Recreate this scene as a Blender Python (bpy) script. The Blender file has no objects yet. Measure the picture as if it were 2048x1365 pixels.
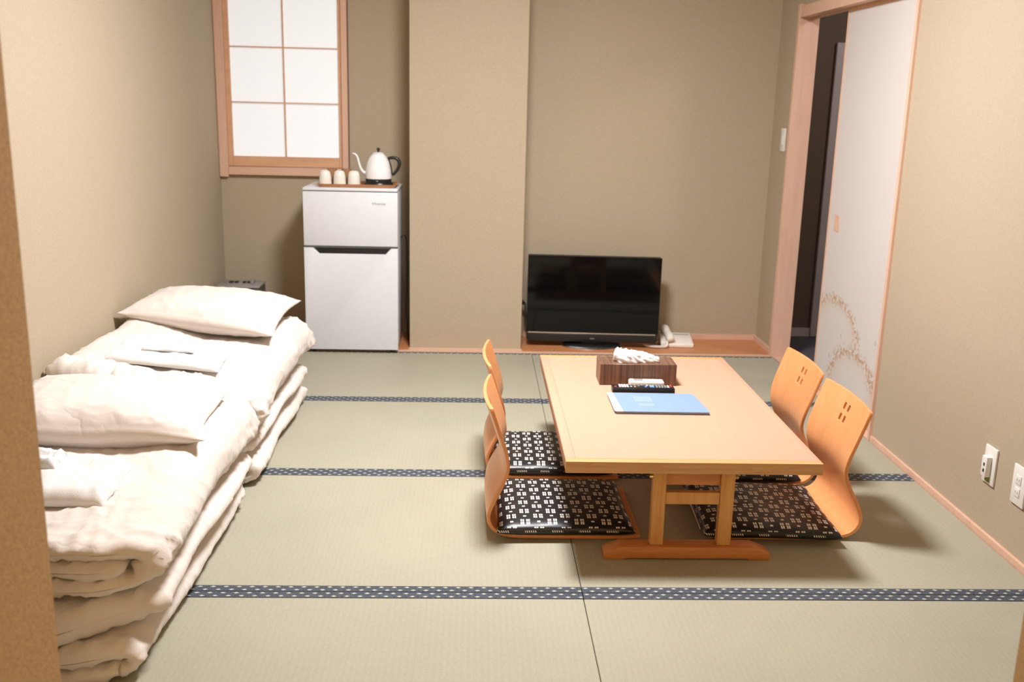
import bpy, bmesh, math, random
import numpy as np
from mathutils import Vector, Matrix, noise

C = bpy.context.scene.collection
PI = math.pi

# ------------------------------------------------------------------ camera
F_PX, YAW, PITCH, ROLL, CAM_H = 1974.09, 0.0388768, 0.2375319, 0.0239153, 1.30
def camera_axes():
    cy, sy = math.cos(YAW), math.sin(YAW)
    f0 = Vector((sy, cy, 0)); r0 = Vector((cy, -sy, 0)); u0 = Vector((0, 0, 1))
    f = f0*math.cos(PITCH) - u0*math.sin(PITCH); u = u0*math.cos(PITCH) + f0*math.sin(PITCH)
    return r0*math.cos(ROLL) + u*math.sin(ROLL), u*math.cos(ROLL) - r0*math.sin(ROLL), f
R_, U_, F_ = camera_axes()
cd = bpy.data.cameras.new('camera'); cam = bpy.data.objects.new('camera', cd); C.objects.link(cam)
cam.matrix_world = Matrix(((R_.x, U_.x, -F_.x, 0), (R_.y, U_.y, -F_.y, 0), (R_.z, U_.z, -F_.z, CAM_H), (0, 0, 0, 1)))
cd.sensor_width = 36; cd.lens = F_PX*36/2048; cd.clip_start = .05
cd.dof.use_dof = True; cd.dof.focus_distance = 2.75; cd.dof.aperture_fstop = 4.5
bpy.context.scene.camera = cam

# ------------------------------------------------------------------ world, lights, exposure
w = bpy.data.worlds.new('world'); bpy.context.scene.world = w; w.use_nodes = True
w.node_tree.nodes['Background'].inputs[0].default_value = (.75, .85, 1, 1)
w.node_tree.nodes['Background'].inputs[1].default_value = .6
vs = bpy.context.scene.view_settings
vs.view_transform = 'Standard'; vs.look = 'None'; vs.gamma = 1; vs.use_curve_mapping = False
vs.exposure = -0.14
LAMP = (.12, 3.2, 2.318)
def light(name, kind, loc, power, col, size=.3, rot=(0, 0, 0)):
    d = bpy.data.lights.new(name, kind); o = bpy.data.objects.new(name, d); C.objects.link(o)
    o.location = loc; o.rotation_euler = rot; d.energy = power; d.color = col
    if kind == 'AREA':
        d.shape = 'DISK'; d.size = size
    elif kind == 'POINT':
        d.shadow_soft_size = size
    return o
light('pendant_down_light', 'AREA', LAMP, 108, (1, .985, .985), .50)
light('pendant_glow_light', 'POINT', (LAMP[0], LAMP[1], LAMP[2]-.14), 9, (1, .985, .985), .15)
light('entry_fill_light', 'POINT', (.15, -.55, 1.6), 48, (1, .66, .32), .2)  # unseen warm fill behind the camera, set low to lift camera-facing surfaces
light('corridor_fill_light', 'POINT', (2.75, 4.2, 2.2), 38, (1, .93, .9), .15)  # added fill that keeps the corridor from going black; no fixture there

# ------------------------------------------------------------------ helpers
def tag(o, label=None, cat=None, group=None, kind=None):
    if label: o['label'] = label
    if cat: o['category'] = cat
    if group: o['group'] = group
    if kind: o['kind'] = kind
    return o
def empty(name, loc=(0, 0, 0), rz=0, label=None, cat=None, group=None):
    o = bpy.data.objects.new(name, None); C.objects.link(o); o.empty_display_size = .05
    o.location = loc; o.rotation_euler = (0, 0, rz)
    return tag(o, label, cat, group)
def meshobj(name, verts, faces, m=None, parent=None, smooth=False, loc=None):
    me = bpy.data.meshes.new(name); me.from_pydata([tuple(v) for v in verts], [], faces); me.update()
    o = bpy.data.objects.new(name, me); C.objects.link(o)
    if m: me.materials.append(m)
    if smooth: me.polygons.foreach_set('use_smooth', [True]*len(me.polygons))
    if parent: o.parent = parent
    if loc: o.location = loc
    return o
def bmobj(name, bm, m=None, parent=None, smooth=False):
    bmesh.ops.recalc_face_normals(bm, faces=bm.faces)
    me = bpy.data.meshes.new(name); bm.to_mesh(me); bm.free()
    o = bpy.data.objects.new(name, me); C.objects.link(o)
    if m: me.materials.append(m)
    if smooth:
        me.polygons.foreach_set('use_smooth', [True]*len(me.polygons))
        try: me.set_sharp_from_angle(angle=math.radians(40))
        except Exception: pass
    if parent: o.parent = parent
    return o
def bbox(bm, x0, x1, y0, y1, z0, z1, bev=0, seg=2):
    r = bmesh.ops.create_cube(bm, size=1)
    for v in r['verts']:
        v.co = Vector((x0+(v.co.x+.5)*(x1-x0), y0+(v.co.y+.5)*(y1-y0), z0+(v.co.z+.5)*(z1-z0)))
    if bev:
        es = list({e for v in r['verts'] for e in v.link_edges})
        bmesh.ops.bevel(bm, geom=es, offset=bev, segments=seg, profile=.5, affect='EDGES')
def box(name, x0, x1, y0, y1, z0, z1, m, parent=None, bev=0, seg=2, smooth=None):
    bm = bmesh.new(); bbox(bm, x0, x1, y0, y1, z0, z1, bev, seg)
    return bmobj(name, bm, m, parent, bool(bev) if smooth is None else smooth)
def struct(o): o['kind'] = 'structure'; return o
def lathe(name, prof, m, parent=None, n=48, loc=(0, 0, 0), smooth=True):
    vs_, fs = [], []
    k = len(prof)
    for i in range(n):
        a = 2*PI*i/n
        for r, z in prof: vs_.append((loc[0]+r*math.cos(a), loc[1]+r*math.sin(a), loc[2]+z))
    for i in range(n):
        j = (i+1) % n
        for q in range(k-1): fs.append((i*k+q, j*k+q, j*k+q+1, i*k+q+1))
    bm = bmesh.new(); V = [bm.verts.new(v) for v in vs_]
    for f in fs: bm.faces.new([V[t] for t in f])
    bmesh.ops.remove_doubles(bm, verts=bm.verts, dist=1e-5)
    return bmobj(name, bm, m, parent, smooth)
def tube(name, pts, rad, m, parent=None, n=12, closed_ends=True, sub=6):
    pts = [Vector(p) for p in pts]
    if not isinstance(rad, (list, tuple)): rad = [rad]*len(pts)
    P, Rr = [], []
    for i in range(len(pts)-1):
        p0 = pts[max(i-1, 0)]; p1 = pts[i]; p2 = pts[i+1]; p3 = pts[min(i+2, len(pts)-1)]
        for k in range(sub):
            t = k/sub
            P.append(.5*((2*p1)+(-p0+p2)*t+(2*p0-5*p1+4*p2-p3)*t*t+(-p0+3*p1-3*p2+p3)*t**3))
            Rr.append(rad[i]*(1-t)+rad[i+1]*t)
    P.append(pts[-1]); Rr.append(rad[-1])
    verts, faces = [], []
    up = Vector((0, 0, 1))
    T0 = (P[1]-P[0]).normalized()
    nrm = T0.cross(up) if abs(T0.dot(up)) < .95 else T0.cross(Vector((1, 0, 0)))
    nrm.normalize()
    for i, p in enumerate(P):
        T = (P[min(i+1, len(P)-1)]-P[max(i-1, 0)]).normalized()
        nrm = (nrm - T*nrm.dot(T)).normalized(); b = T.cross(nrm)
        for k in range(n):
            a = 2*PI*k/n; verts.append(p+(nrm*math.cos(a)+b*math.sin(a))*Rr[i])
    for i in range(len(P)-1):
        for k in range(n):
            faces.append((i*n+k, i*n+(k+1) % n, (i+1)*n+(k+1) % n, (i+1)*n+k))
    faces.append(tuple(range(n))[::-1]); faces.append(tuple((len(P)-1)*n+k for k in range(n)))
    return meshobj(name, verts, faces, m, parent, True)
def prism(name, poly, axis, a0, a1, m, parent=None, bev=0):
    """poly: 2-D points, extruded along axis 'x','y','z' from a0 to a1"""
    bm = bmesh.new()
    def mk(p, a):
        return {'x': (a, p[0], p[1]), 'y': (p[0], a, p[1]), 'z': (p[0], p[1], a)}[axis]
    A = [bm.verts.new(mk(p, a0)) for p in poly]; B = [bm.verts.new(mk(p, a1)) for p in poly]
    n = len(poly); bm.faces.new(A[::-1]); bm.faces.new(B)
    for i in range(n): bm.faces.new((A[i], A[(i+1) % n], B[(i+1) % n], B[i]))
    bmesh.ops.recalc_face_normals(bm, faces=bm.faces)
    if bev: bmesh.ops.bevel(bm, geom=list(bm.edges), offset=bev, segments=2, profile=.5, affect='EDGES')
    return bmobj(name, bm, m, parent, bool(bev))
def text(name, body, size, m, parent, mat4, ext=.0004, spacing=1.0):
    cu = bpy.data.curves.new(name, 'FONT'); cu.body = body; cu.size = size; cu.extrude = ext
    cu.align_x = 'CENTER'; cu.align_y = 'CENTER'; cu.space_character = spacing
    t = bpy.data.objects.new(name+'_tmp', cu); C.objects.link(t)
    bpy.context.view_layer.update()
    me = bpy.data.meshes.new_from_object(t.evaluated_get(bpy.context.evaluated_depsgraph_get()))
    bpy.data.objects.remove(t)
    me.transform(mat4)
    o = bpy.data.objects.new(name, me); C.objects.link(o); me.materials.clear(); me.materials.append(m); o.parent = parent
    return o

# ------------------------------------------------------------------ materials
def srgb(r, g, b):
    f = lambda c: (c/255/12.92) if c/255 <= .04045 else ((c/255+.055)/1.055)**2.4
    return (f(r), f(g), f(b), 1)
class NT:
    def __init__(s, name, rough=.5, spec=.5, metal=0):
        s.m = bpy.data.materials.new(name); s.m.use_nodes = True; s.t = s.m.node_tree
        s.b = s.t.nodes['Principled BSDF']; s.b.inputs['Roughness'].default_value = rough
        s.b.inputs['Metallic'].default_value = metal; s.b.inputs['Specular IOR Level'].default_value = spec
    def n(s, typ, **kw):
        o = s.t.nodes.new('ShaderNode'+typ)
        for k, v in kw.items(): setattr(o, k, v)
        return o
    def l(s, a, b): s.t.links.new(a, b)
    def coords(s, scale=(1, 1, 1), out='Object', rot=(0, 0, 0)):
        tc = s.n('TexCoord'); mp = s.n('Mapping'); mp.inputs['Scale'].default_value = scale
        mp.inputs['Rotation'].default_value = rot
        s.l(tc.outputs[out], mp.inputs[0]); return mp.outputs[0]
    def noise(s, vec, scale, detail=4, rough=.55, dist=0):
        x = s.n('TexNoise'); s.l(vec, x.inputs['Vector']); x.inputs['Scale'].default_value = scale
        x.inputs['Detail'].default_value = detail; x.inputs['Roughness'].default_value = rough
        x.inputs['Distortion'].default_value = dist; return x.outputs['Fac']
    def ramp(s, fac, stops):
        r = s.n('ValToRGB'); s.l(fac, r.inputs[0]); e = r.color_ramp.elements
        while len(e) < len(stops): e.new(.5)
        for el, (p, c) in zip(e, stops): el.position = p; el.color = c
        return r.outputs[0]
    def math(s, op, a, b=None, c=None, clamp=False):
        x = s.n('Math', operation=op); x.use_clamp = clamp
        for i, v in enumerate((a, b, c)):
            if v is None: continue
            if isinstance(v, (int, float)): x.inputs[i].default_value = v
            else: s.l(v, x.inputs[i])
        return x.outputs[0]
    def mix(s, fac, a, b, bt='MIX'):
        x = s.n('Mix', data_type='RGBA', blend_type=bt)
        for i, v in ((0, fac), (6, a), (7, b)):
            if isinstance(v, (int, float)): x.inputs[i].default_value = v
            elif isinstance(v, tuple): x.inputs[i].default_value = v
            else: s.l(v, x.inputs[i])
        return x.outputs[2]
    def color(s, v):
        if isinstance(v, tuple): s.b.inputs['Base Color'].default_value = v
        else: s.l(v, s.b.inputs['Base Color'])
    def bump(s, h, strength, dist=.001):
        x = s.n('Bump'); x.inputs['Strength'].default_value = strength; x.inputs['Distance'].default_value = dist
        s.l(h, x.inputs['Height']); s.l(x.outputs[0], s.b.inputs['Normal'])
def plain(name, col, rough=.5, spec=.5, metal=0, bump=None):
    k = NT(name, rough, spec, metal)
    v = k.coords(); f = k.noise(v, 35, 3)
    k.color(k.mix(f, tuple(c*.95 for c in col[:3])+(1,), tuple(min(c*1.05, 1) for c in col[:3])+(1,)))
    if bump: k.bump(k.noise(v, bump[0], 3), bump[1], bump[2])
    return k.m
def wallpaper(name, col, bs=.35, con=.09):
    k = NT(name, .85, .2); v = k.coords()
    f = k.noise(v, 130, 3, .6); g = k.noise(v, 420, 2)
    c1 = tuple(c*(1-con) for c in col[:3])+(1,); c2 = tuple(c*(1+con) for c in col[:3])+(1,)
    s_ = k.mix(.5, f, g)
    k.color(k.ramp(s_, [(.3, c1), (.7, c2)])); k.bump(s_, bs, .0015)
    return k.m
def wood(name, a, b, scale=(1, 12, 12), rough=.45, spec=.4, dens=4, bstr=.06):
    k = NT(name, rough, spec); v = k.coords(scale)
    f = k.noise(v, dens, 5, .6, .6); g = k.noise(v, dens*7, 3, .5)
    h = k.math('ADD', k.math('MULTIPLY', f, .7), k.math('MULTIPLY', g, .3))
    k.color(k.ramp(h, [(.34, b), (.62, a)])); k.bump(h, bstr, .001)
    return k.m
M = {}
M['wall'] = wallpaper('wallpaper_beige', (.445, .372, .272, 1))
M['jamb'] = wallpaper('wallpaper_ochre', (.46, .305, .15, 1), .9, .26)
M['ceiling'] = plain('ceiling_board', (.62, .54, .42, 1), .8)
M['pink'] = wood('pale_cypress', (.72, .48, .37, 1), (.66, .42, .31, 1), (12, 12, 1.2), .5, .3, 3)
M['pinkh'] = wood('pale_cypress_horizontal', (.72, .48, .36, 1), (.66, .41, .29, 1), (1.2, 12, 12), .5, .3, 3)
M['sash'] = wood('sash_cypress', (.70, .42, .27, 1), (.62, .35, .21, 1), (1.2, 12, 12), .5, .3, 3)
M['board'] = wood('alcove_board_wood', (.60, .26, .11, 1), (.50, .20, .08, 1), (1, 14, 14), .35, .5, 3)
M['table_top'] = wood('table_top_wood', (.55, .325, .225, 1), (.535, .315, .215, 1), (14, 1, 14), .6, .2, 3, .02)
M['table_edge'] = wood('table_edge_wood', (.66, .39, .185, 1), (.51, .27, .10, 1), (1.5, 30, 30), .4, .4, 3)
M['table_edge_long'] = wood('table_edge_long_wood', (.60, .345, .22, 1), (.56, .31, .18, 1), (30, 1.5, 30), .4, .4, 3)
M['leg'] = wood('table_leg_wood', (.72, .40, .14, 1), (.60, .29, .085, 1), (16, 16, 1.5), .4, .4, 3)
M['foot'] = wood('table_foot_wood', (.62, .26, .08, 1), (.50, .18, .048, 1), (1.5, 16, 16), .4, .4, 3)
M['chair'] = wood('chair_plywood', (.81, .355, .145, 1), (.74, .305, .115, 1), (14, 14, 1.4), .33, .5, 3, .02)
M['tissue_wood'] = wood('walnut_veneer', (.21, .108, .066, 1), (.055, .027, .017, 1), (75, 2, .8), .4, .4, 1.7)
M['tray'] = wood('tray_wood', (.55, .27, .12, 1), (.42, .18, .07, 1), (2, 14, 14), .4, .4, 3)
M['white_metal'] = plain('fridge_white', (.71, .735, .79, 1), .35)
M['white_plastic'] = plain('white_plastic', (.80, .78, .74, 1), .4)
M['phone'] = plain('phone_ivory', (.86, .80, .74, 1), .4)
M['black'] = plain('black_plastic', (.012, .012, .013, 1), .35)
M['black_matte'] = plain('black_matte', (.02, .02, .02, 1), .7)
M['grey_body'] = plain('grey_plastic_dark', (.085, .078, .075, 1), .45)
M['grey_top'] = plain('grey_plastic_light', (.30, .28, .28, 1), .4)
M['seam'] = plain('rubber_seam_grey', (.10, .10, .10, 1), .7)
M['screen'] = plain('screen_glass', (.003, .003, .003, 1), .06, .3)
M['silver'] = plain('silver_strip', (.75, .75, .76, 1), .25, .5, 1)
M['brass'] = plain('brass', (.70, .50, .18, 1), .3, .5, 1)
M['enamel'] = plain('white_enamel', (.82, .83, .86, 1), .12)
M['cup'] = plain('white_porcelain', (.80, .78, .72, 1), .2)
M['logo'] = plain('logo_grey', (.30, .29, .29, 1), .4)
M['green'] = plain('green_paper', (.25, .34, .08, 1), .6)
M['page'] = plain('page_edge_grey', (.30, .33, .37, 1), .6)
M['paper'] = plain('white_paper', (.74, .74, .74, 1), .7)
M['blue'] = plain('pale_blue_film', (.207, .305, .53, 1), .6)
M['blue_label'] = plain('paler_blue_label', (.26, .36, .47, 1), .5)
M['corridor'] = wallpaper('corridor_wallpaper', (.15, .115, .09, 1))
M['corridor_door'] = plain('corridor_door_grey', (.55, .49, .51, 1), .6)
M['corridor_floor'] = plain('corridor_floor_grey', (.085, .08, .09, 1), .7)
M['subfloor'] = plain('subfloor_dark', (.05, .04, .03, 1), .9)
M['entry_floor'] = wood('entry_floor_wood', (.40, .22, .10, 1), (.30, .15, .06, 1), (12, 1, 12))
M['btn_white'] = plain('button_white', (.85, .85, .85, 1), .4)
M['btn_red'] = plain('button_red', (.7, .06, .05, 1), .4)
M['btn_blue'] = plain('button_blue', (.12, .28, .75, 1), .4)
M['btn_teal'] = plain('button_teal', (.35, .75, .72, 1), .4)
M['btn_orange'] = plain('button_orange', (.75, .35, .12, 1), .4)
M['btn_grey'] = plain('button_grey', (.22, .22, .22, 1), .4)

# cotton
k = NT('cotton_cream', .9, .15); v = k.coords()
f = k.noise(v, 9, 5, .6, .8); g = k.noise(v, 900, 1)
k.color(k.ramp(f, [(.3, (.68, .62, .58, 1)), (.7, (.72, .665, .625, 1))]))
rg_ = k.math('ABSOLUTE', k.math('SUBTRACT', k.noise(k.coords((1, 1.4, 1)), 7, 3, .5, .4), .5))
k.bump(k.math('ADD', k.math('ADD', k.math('MULTIPLY', f, .5), k.math('MULTIPLY', g, .05)), k.math('MULTIPLY', k.math('MINIMUM', rg_, .06), 3.0)), .48, .009)
k.b.inputs['Sheen Weight'].default_value = .15
M['cotton'] = k.m
k = NT('terry_white', .95, .1); v = k.coords()
g = k.noise(v, 450, 3, .7); k.color((.78, .77, .77, 1)); k.bump(g, .6, .002); M['terry'] = k.m
k = NT('thin_cloth', .8, .2); v = k.coords(); g = k.noise(v, 60, 3, .6); k.color((.68, .69, .71, 1)); k.bump(g, .3, .002); M['thin'] = k.m
k = NT('tissue', .9, .1); v = k.coords(); g = k.noise(v, 40, 4, .6, .7); k.color((.78, .78, .79, 1)); k.bump(g, .5, .004); M['tissue'] = k.m

# tatami
k = NT('tatami_rush', .62, .35); v = k.coords()
sx = k.n('SeparateXYZ'); k.l(v, sx.inputs[0])
def wave(nt, val, freq):
    return nt.math('ADD', nt.math('MULTIPLY', nt.math('SINE', nt.math('MULTIPLY', val, freq*2*PI)), .5), .5)
n0 = k.noise(v, 2.5, 2)
rib = wave(k, sx.outputs[0], 62); yarn = wave(k, sx.outputs[1], 105)
v2 = k.coords((1, 6, 1)); n1 = k.noise(v2, 90, 3, .7)
v3 = k.coords((7, 1, 1)); n2 = k.noise(v3, 45, 3, .7)
h = k.math('ADD', k.math('MULTIPLY', rib, .035), k.math('ADD', k.math('MULTIPLY', yarn, .04), k.math('ADD', k.math('MULTIPLY', n1, .32), k.math('ADD', k.math('MULTIPLY', n2, .28), k.math('MULTIPLY', n0, .2)))))
k.color(k.ramp(h, [(.34, (.335, .320, .245, 1)), (.50, (.390, .370, .285, 1)), (.66, (.44, .415, .33, 1))]))
k.bump(h, .30, .0015); M['tatami'] = k.m

# heri band: navy brocade, staggered pale lozenges
k = NT('brocade_navy', .7, .2); v = k.coords()
sx = k.n('SeparateXYZ'); k.l(v, sx.inputs[0])
X, Y = sx.outputs[0], sx.outputs[1]
def lattice(nt, X, Y, px, py, ox=0., oy=0.):
    """cell-centred coordinates in metres of a px × py lattice"""
    fx = nt.math('SUBTRACT', nt.math('FRACT', nt.math('ADD', nt.math('DIVIDE', X, px), 100+ox)), .5)
    fy = nt.math('SUBTRACT', nt.math('FRACT', nt.math('ADD', nt.math('DIVIDE', Y, py), 100+oy)), .5)
    return nt.math('MULTIPLY', fx, px), nt.math('MULTIPLY', fy, py)
def lozenge(nt, u, v_, a, b):
    d = nt.math('ADD', nt.math('DIVIDE', nt.math('ABSOLUTE', u), a), nt.math('DIVIDE', nt.math('ABSOLUTE', v_), b))
    return nt.math('LESS_THAN', d, 1)
fx = lambda o: k.math('MULTIPLY', k.math('SUBTRACT', k.math('FRACT', k.math('ADD', k.math('DIVIDE', X, .035), 100+o)), .5), .035)
m_ = k.math('MAXIMUM', lozenge(k, fx(0), k.math('ADD', Y, .0080), .0078, .0042), lozenge(k, fx(.5), k.math('SUBTRACT', Y, .0080), .0078, .0042))
n_ = k.noise(v, 420, 2)
navy = k.ramp(n_, [(.35, (.030, .037, .052, 1)), (.7, (.115, .13, .155, 1))])
k.color(k.mix(k.math('MULTIPLY', m_, .72), navy, (.60, .60, .53, 1))); k.bump(m_, .3, .0006)
M['heri'] = k.m

# cushion fabric
k = NT('cushion_print', .38, .5); v = k.coords()
sx = k.n('SeparateXYZ'); k.l(v, sx.inputs[0]); X, Y = sx.outputs[0], sx.outputs[1]
def motif(ox, oy):
    u, q = lattice(k, X, Y, .083, .069, ox, oy)
    au, aq = k.math('ABSOLUTE', u), k.math('ABSOLUTE', q)
    # two 2x2 groups side by side, two rows: small squares at |u|=.0075/.0135, |q|=.0045 and .0120
    def sq(cu, cq, hu, hq):
        return k.math('MULTIPLY', k.math('LESS_THAN', k.math('ABSOLUTE', k.math('SUBTRACT', au, cu)), hu),
                      k.math('LESS_THAN', k.math('ABSOLUTE', k.math('SUBTRACT', aq, cq)), hq))
    r = None
    for cu in (.0056, .0120):
        for cq in (.0076,):
            s_ = sq(cu, cq, .0024, .0060)
            r = s_ if r is None else k.math('MAXIMUM', r, s_)
    # dot half a period to the side
    du, dq = lattice(k, X, Y, .083, .069, ox+.5, oy)
    dot = k.math('MULTIPLY', k.math('LESS_THAN', k.math('ABSOLUTE', du), .0048), k.math('LESS_THAN', k.math('ABSOLUTE', dq), .0040))
    return k.math('MAXIMUM', r, dot)
Zc = sx.outputs[2]
top_ = k.math('GREATER_THAN', Zc, .012)
side_ = k.math('MULTIPLY', k.math('LESS_THAN', k.math('ABSOLUTE', k.math('SUBTRACT', Zc, .003)), .0028), k.math('GREATER_THAN', k.math('SINE', k.math('MULTIPLY', k.math('ADD', X, Y), 2*PI/.0066)), .1))
side_ = k.math('MULTIPLY', side_, k.math('GREATER_THAN', k.math('SINE', k.math('MULTIPLY', k.math('ADD', X, Y), 2*PI/.083)), .25))
pat = k.math('MAXIMUM', k.math('MULTIPLY', k.math('MAXIMUM', motif(0, 0), motif(.5, .5)), top_), side_)
k.color(k.mix(pat, (.011, .010, .012, 1), (.80, .78, .74, 1)))
k.bump(k.noise(v, 25, 3), .2, .003)
M['cushion'] = k.m

# fusuma paper with two blossom arcs (printed) in the y-z plane
def fusuma():
    k = NT('fusuma_paper', .75, .2); v = k.coords()
    sx = k.n('SeparateXYZ'); k.l(v, sx.inputs[0]); Yv, Zv = sx.outputs[1], sx.outputs[2]
    vo = k.n('TexVoronoi'); k.l(v, vo.inputs['Vector']); vo.inputs['Scale'].default_value = 62
    pet = k.math('LESS_THAN', vo.outputs['Distance'], .52)
    nz = k.noise(v, 14, 3)
    col = (.60, .56, .545, 1)
    out = k.mix(k.noise(v, 3, 2), col, (.63, .59, .575, 1))
    for cy, cz, a, b in FUS:
        dy = k.math('DIVIDE', k.math('SUBTRACT', Yv, cy), a); dz = k.math('DIVIDE', k.math('SUBTRACT', Zv, cz), b)
        d = k.math('SUBTRACT', k.math('SQRT', k.math('ADD', k.math('MULTIPLY', dy, dy), k.math('MULTIPLY', dz, dz))), 1)
        d = k.math('ADD', d, k.math('MULTIPLY', k.math('SUBTRACT', nz, .5), .35))
        up = k.math('SMOOTH_MIN', 1, k.math('MULTIPLY', k.math('MAXIMUM', k.math('ADD', dz, .15), 0), 4), .1)
        ring = k.math('MULTIPLY', k.math('SUBTRACT', 1, k.math('MULTIPLY', k.math('ABSOLUTE', d), 5.0), clamp=True), up)
        ins = k.math('MULTIPLY', k.math('MULTIPLY', k.math('LESS_THAN', d, 0), k.math('ADD', 1, k.math('MULTIPLY', d, 2.2), clamp=True)), up)
        out = k.mix(k.math('MULTIPLY', ins, .40), out, (.60, .45, .33, 1))
        out = k.mix(k.math('MULTIPLY', k.math('MULTIPLY', ring, pet), 1.0), out, (.47, .30, .20, 1))
    vo2 = k.n('TexVoronoi'); k.l(v, vo2.inputs['Vector']); vo2.inputs['Scale'].default_value = 9
    sp = k.math('MULTIPLY', k.math('LESS_THAN', vo2.outputs['Distance'], .11), k.math('LESS_THAN', Zv, .42))
    out = k.mix(k.math('MULTIPLY', sp, .6), out, (.42, .40, .46, 1))
    k.color(out); return k.m
FUS = [(4.37, .30, .29, .16), (4.10, .08, .27, .195)]
M['fusuma'] = fusuma()

# shoji pane: daylight behind translucent paper
k = NT('shoji_pane', .6, .2); k.color((.62, .64, .66, 1))
k.b.inputs['Emission Color'].default_value = (.93, .97, 1, 1); k.b.inputs['Emission Strength'].default_value = .52
M['pane'] = k.m
k = NT('lamp_diffuser', .6, .2); k.color((.9, .88, .82, 1))
k.b.inputs['Emission Color'].default_value = (1, .93, .84, 1); k.b.inputs['Emission Strength'].default_value = 3
M['diffuser'] = k.m
k = NT('amber_glass', .1, .5); k.color((.62, .36, .20, 1)); k.b.inputs['Transmission Weight'].default_value = .5
M['amber'] = k.m
# curved wood of heavier grain kept for bands of the tissue box etc.

# ------------------------------------------------------------------ the room
XL, XR, YB, YBL, YF, ZC = -1.405, 1.612, 5.472, 5.53, 1.30, 2.40
struct(box('floor', -1.75, 1.69, -1.2, 5.75, -.10, -.032, M['subfloor']))
floor = bpy.data.objects['floor']
heri_w = .033
rows = [(5.085, 4.228), (4.228, 3.335), (3.335, 2.450), (2.450, 1.560), (1.560, 1.30)]
mi = 0
for yt, yb in rows:
    for xa, xb in ((XL, .304), (.304, XR-.012)):
        g = .0009
        far_w = .02 if yt > 5 else heri_w
        near_w = heri_w if yb > 1.4 else 0
        m_ = box('tatami_mat', xa+g, xb-g, yb+g+near_w, yt-g-far_w, -.031, 0, M['tatami'], floor, .0012, 1, False)
        for ya, yc in ((yt-g-far_w, yt-g), (yb+g, yb+g+near_w)):
            if yc-ya < .005: continue
            hw_ = (yc-ya)/2
            h_ = box('brocade_band', xa+g, xb-g, -hw_, hw_, -.031, .0012, M['heri'], m_, .001, 1, False); h_.location = (0, (ya+yc)/2, 0)
# alcove boards and edging strips
struct(box('trim_1', XL, XR, 5.0855, 5.112, -.032, .006, M['pinkh'], None, .001, 1))                 # pale strip at the tatami edge
struct(box('trim_2', XL, -.352, 5.1125, YBL, -.032, .004, M['board'])); struct(box('trim_3', .254, XR, 5.1125, YB, -.032, .004, M['board']))
struct(box('trim_4', -.352, .254, 5.1125, 5.172, -.032, .0055, M['pinkh']))
struct(box('baseboard_back', .275, XR, YB-.013, YB, .0042, .034, M['pinkh']))
struct(box('baseboard_alcove', XR-.014, XR, 5.112, YB-.013, .0042, .030, M['pink']))
struct(box('baseboard_right', XR-.010, XR+.012, YF, 3.738, -.03, .022, M['pinkh'], None, .001, 1))
# walls
struct(box('wall_left', XL-.12, XL, YF-.2, YBL+.1, -.10, ZC, M['wall']))
WX0, WX1, WZ0, WZ1 = -1.375, -.700, .90, 2.16     # window opening
bm = bmesh.new()
bbox(bm, XL-.1, WX0, YBL, YBL+.12, -.1, ZC); bbox(bm, WX1, -.30, YBL, YBL+.12, -.1, ZC)
bbox(bm, WX0, WX1, YBL, YBL+.12, -.1, WZ0); bbox(bm, WX0, WX1, YBL, YBL+.12, WZ1, ZC)
struct(bmobj('wall_back_left', bm, M['wall']))
struct(box('wall_back', .20, XR+.14, YB, YB+.18, -.1, ZC, M['wall']))
struct(box('wall_column', -.349, .250, 5.165, YB+.18, -.03, ZC, M['wall'], None, .002, 1))
DY0, DY1, DZ = 3.760, 5.085, 1.742
bm = bmesh.new()
bbox(bm, XR, XR+.078, YF-.2, 3.745, -.1, ZC); bbox(bm, XR, XR+.078, 3.745, 5.105, DZ+.05, ZC); bbox(bm, XR, XR+.078, 5.105, YB, -.1, ZC)
struct(bmobj('wall_right', bm, M['wall']))
struct(box('ceiling', XL-.12, XR+.14, -1.3, YBL+.12, ZC, ZC+.08, M['ceiling']))
# partition we look through
bm = bmesh.new()
bbox(bm, -1.7, -.594, 1.05, YF, -.1, ZC); bbox(bm, .819, 1.9, 1.05, YF, -.1, ZC); bbox(bm, -.594, .819, 1.05, YF, 2.0, ZC)
struct(bmobj('wall_front', bm, M['jamb']))
# entry room shell behind the camera
struct(box('wall_entry_left', -1.75, -1.65, -1.2, 1.05, -.1, ZC, M['wall'])); struct(box('wall_entry_right', 1.75, 1.85, -1.2, 1.05, -.1, ZC, M['wall']))
struct(box('wall_entry_back', -1.75, 1.85, -1.3, -1.2, -.1, ZC, M['wall']))
struct(box('floor_entry', -1.65, 1.75, -1.2, 1.298, -.031, 0, M['entry_floor']))

# window
win = struct(empty('window_1', (-1.04, YBL, WZ0)))
def wpart(name, x0, x1, y0, y1, z0, z1, m, bev=.0015):
    o = box(name, x0, x1, y0, y1, z0, z1, m, None, bev, 1); o.parent = win; o.matrix_parent_inverse = Matrix.Translation((1.04, -YBL, -WZ0)); return o
fx0, fx1 = -1.403, -.704
wpart('window_frame', fx0, fx0+.047, YBL-.03, YBL+.06, .868, 2.2, M['pink'])
wpart('window_frame', fx1-.032, fx1, YBL-.03, YBL+.06, .925, 2.2, M['pink'])
wpart('window_sill', fx0+.047, fx1, YBL-.032, YBL+.06, .880, .924, M['pinkh'])
wpart('window_head', fx0+.047, fx1-.032, YBL-.03, YBL+.06, 2.16, 2.2, M['pinkh'])
sx0, sx1 = fx0+.047, fx1-.032
wpart('sash_stile', sx0, sx0+.026, YBL-.014, YBL+.012, .926, 2.16, M['sash'])
wpart('sash_stile', sx1-.018, sx1, YBL-.014, YBL+.012, .926, 2.16, M['sash'])
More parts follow.
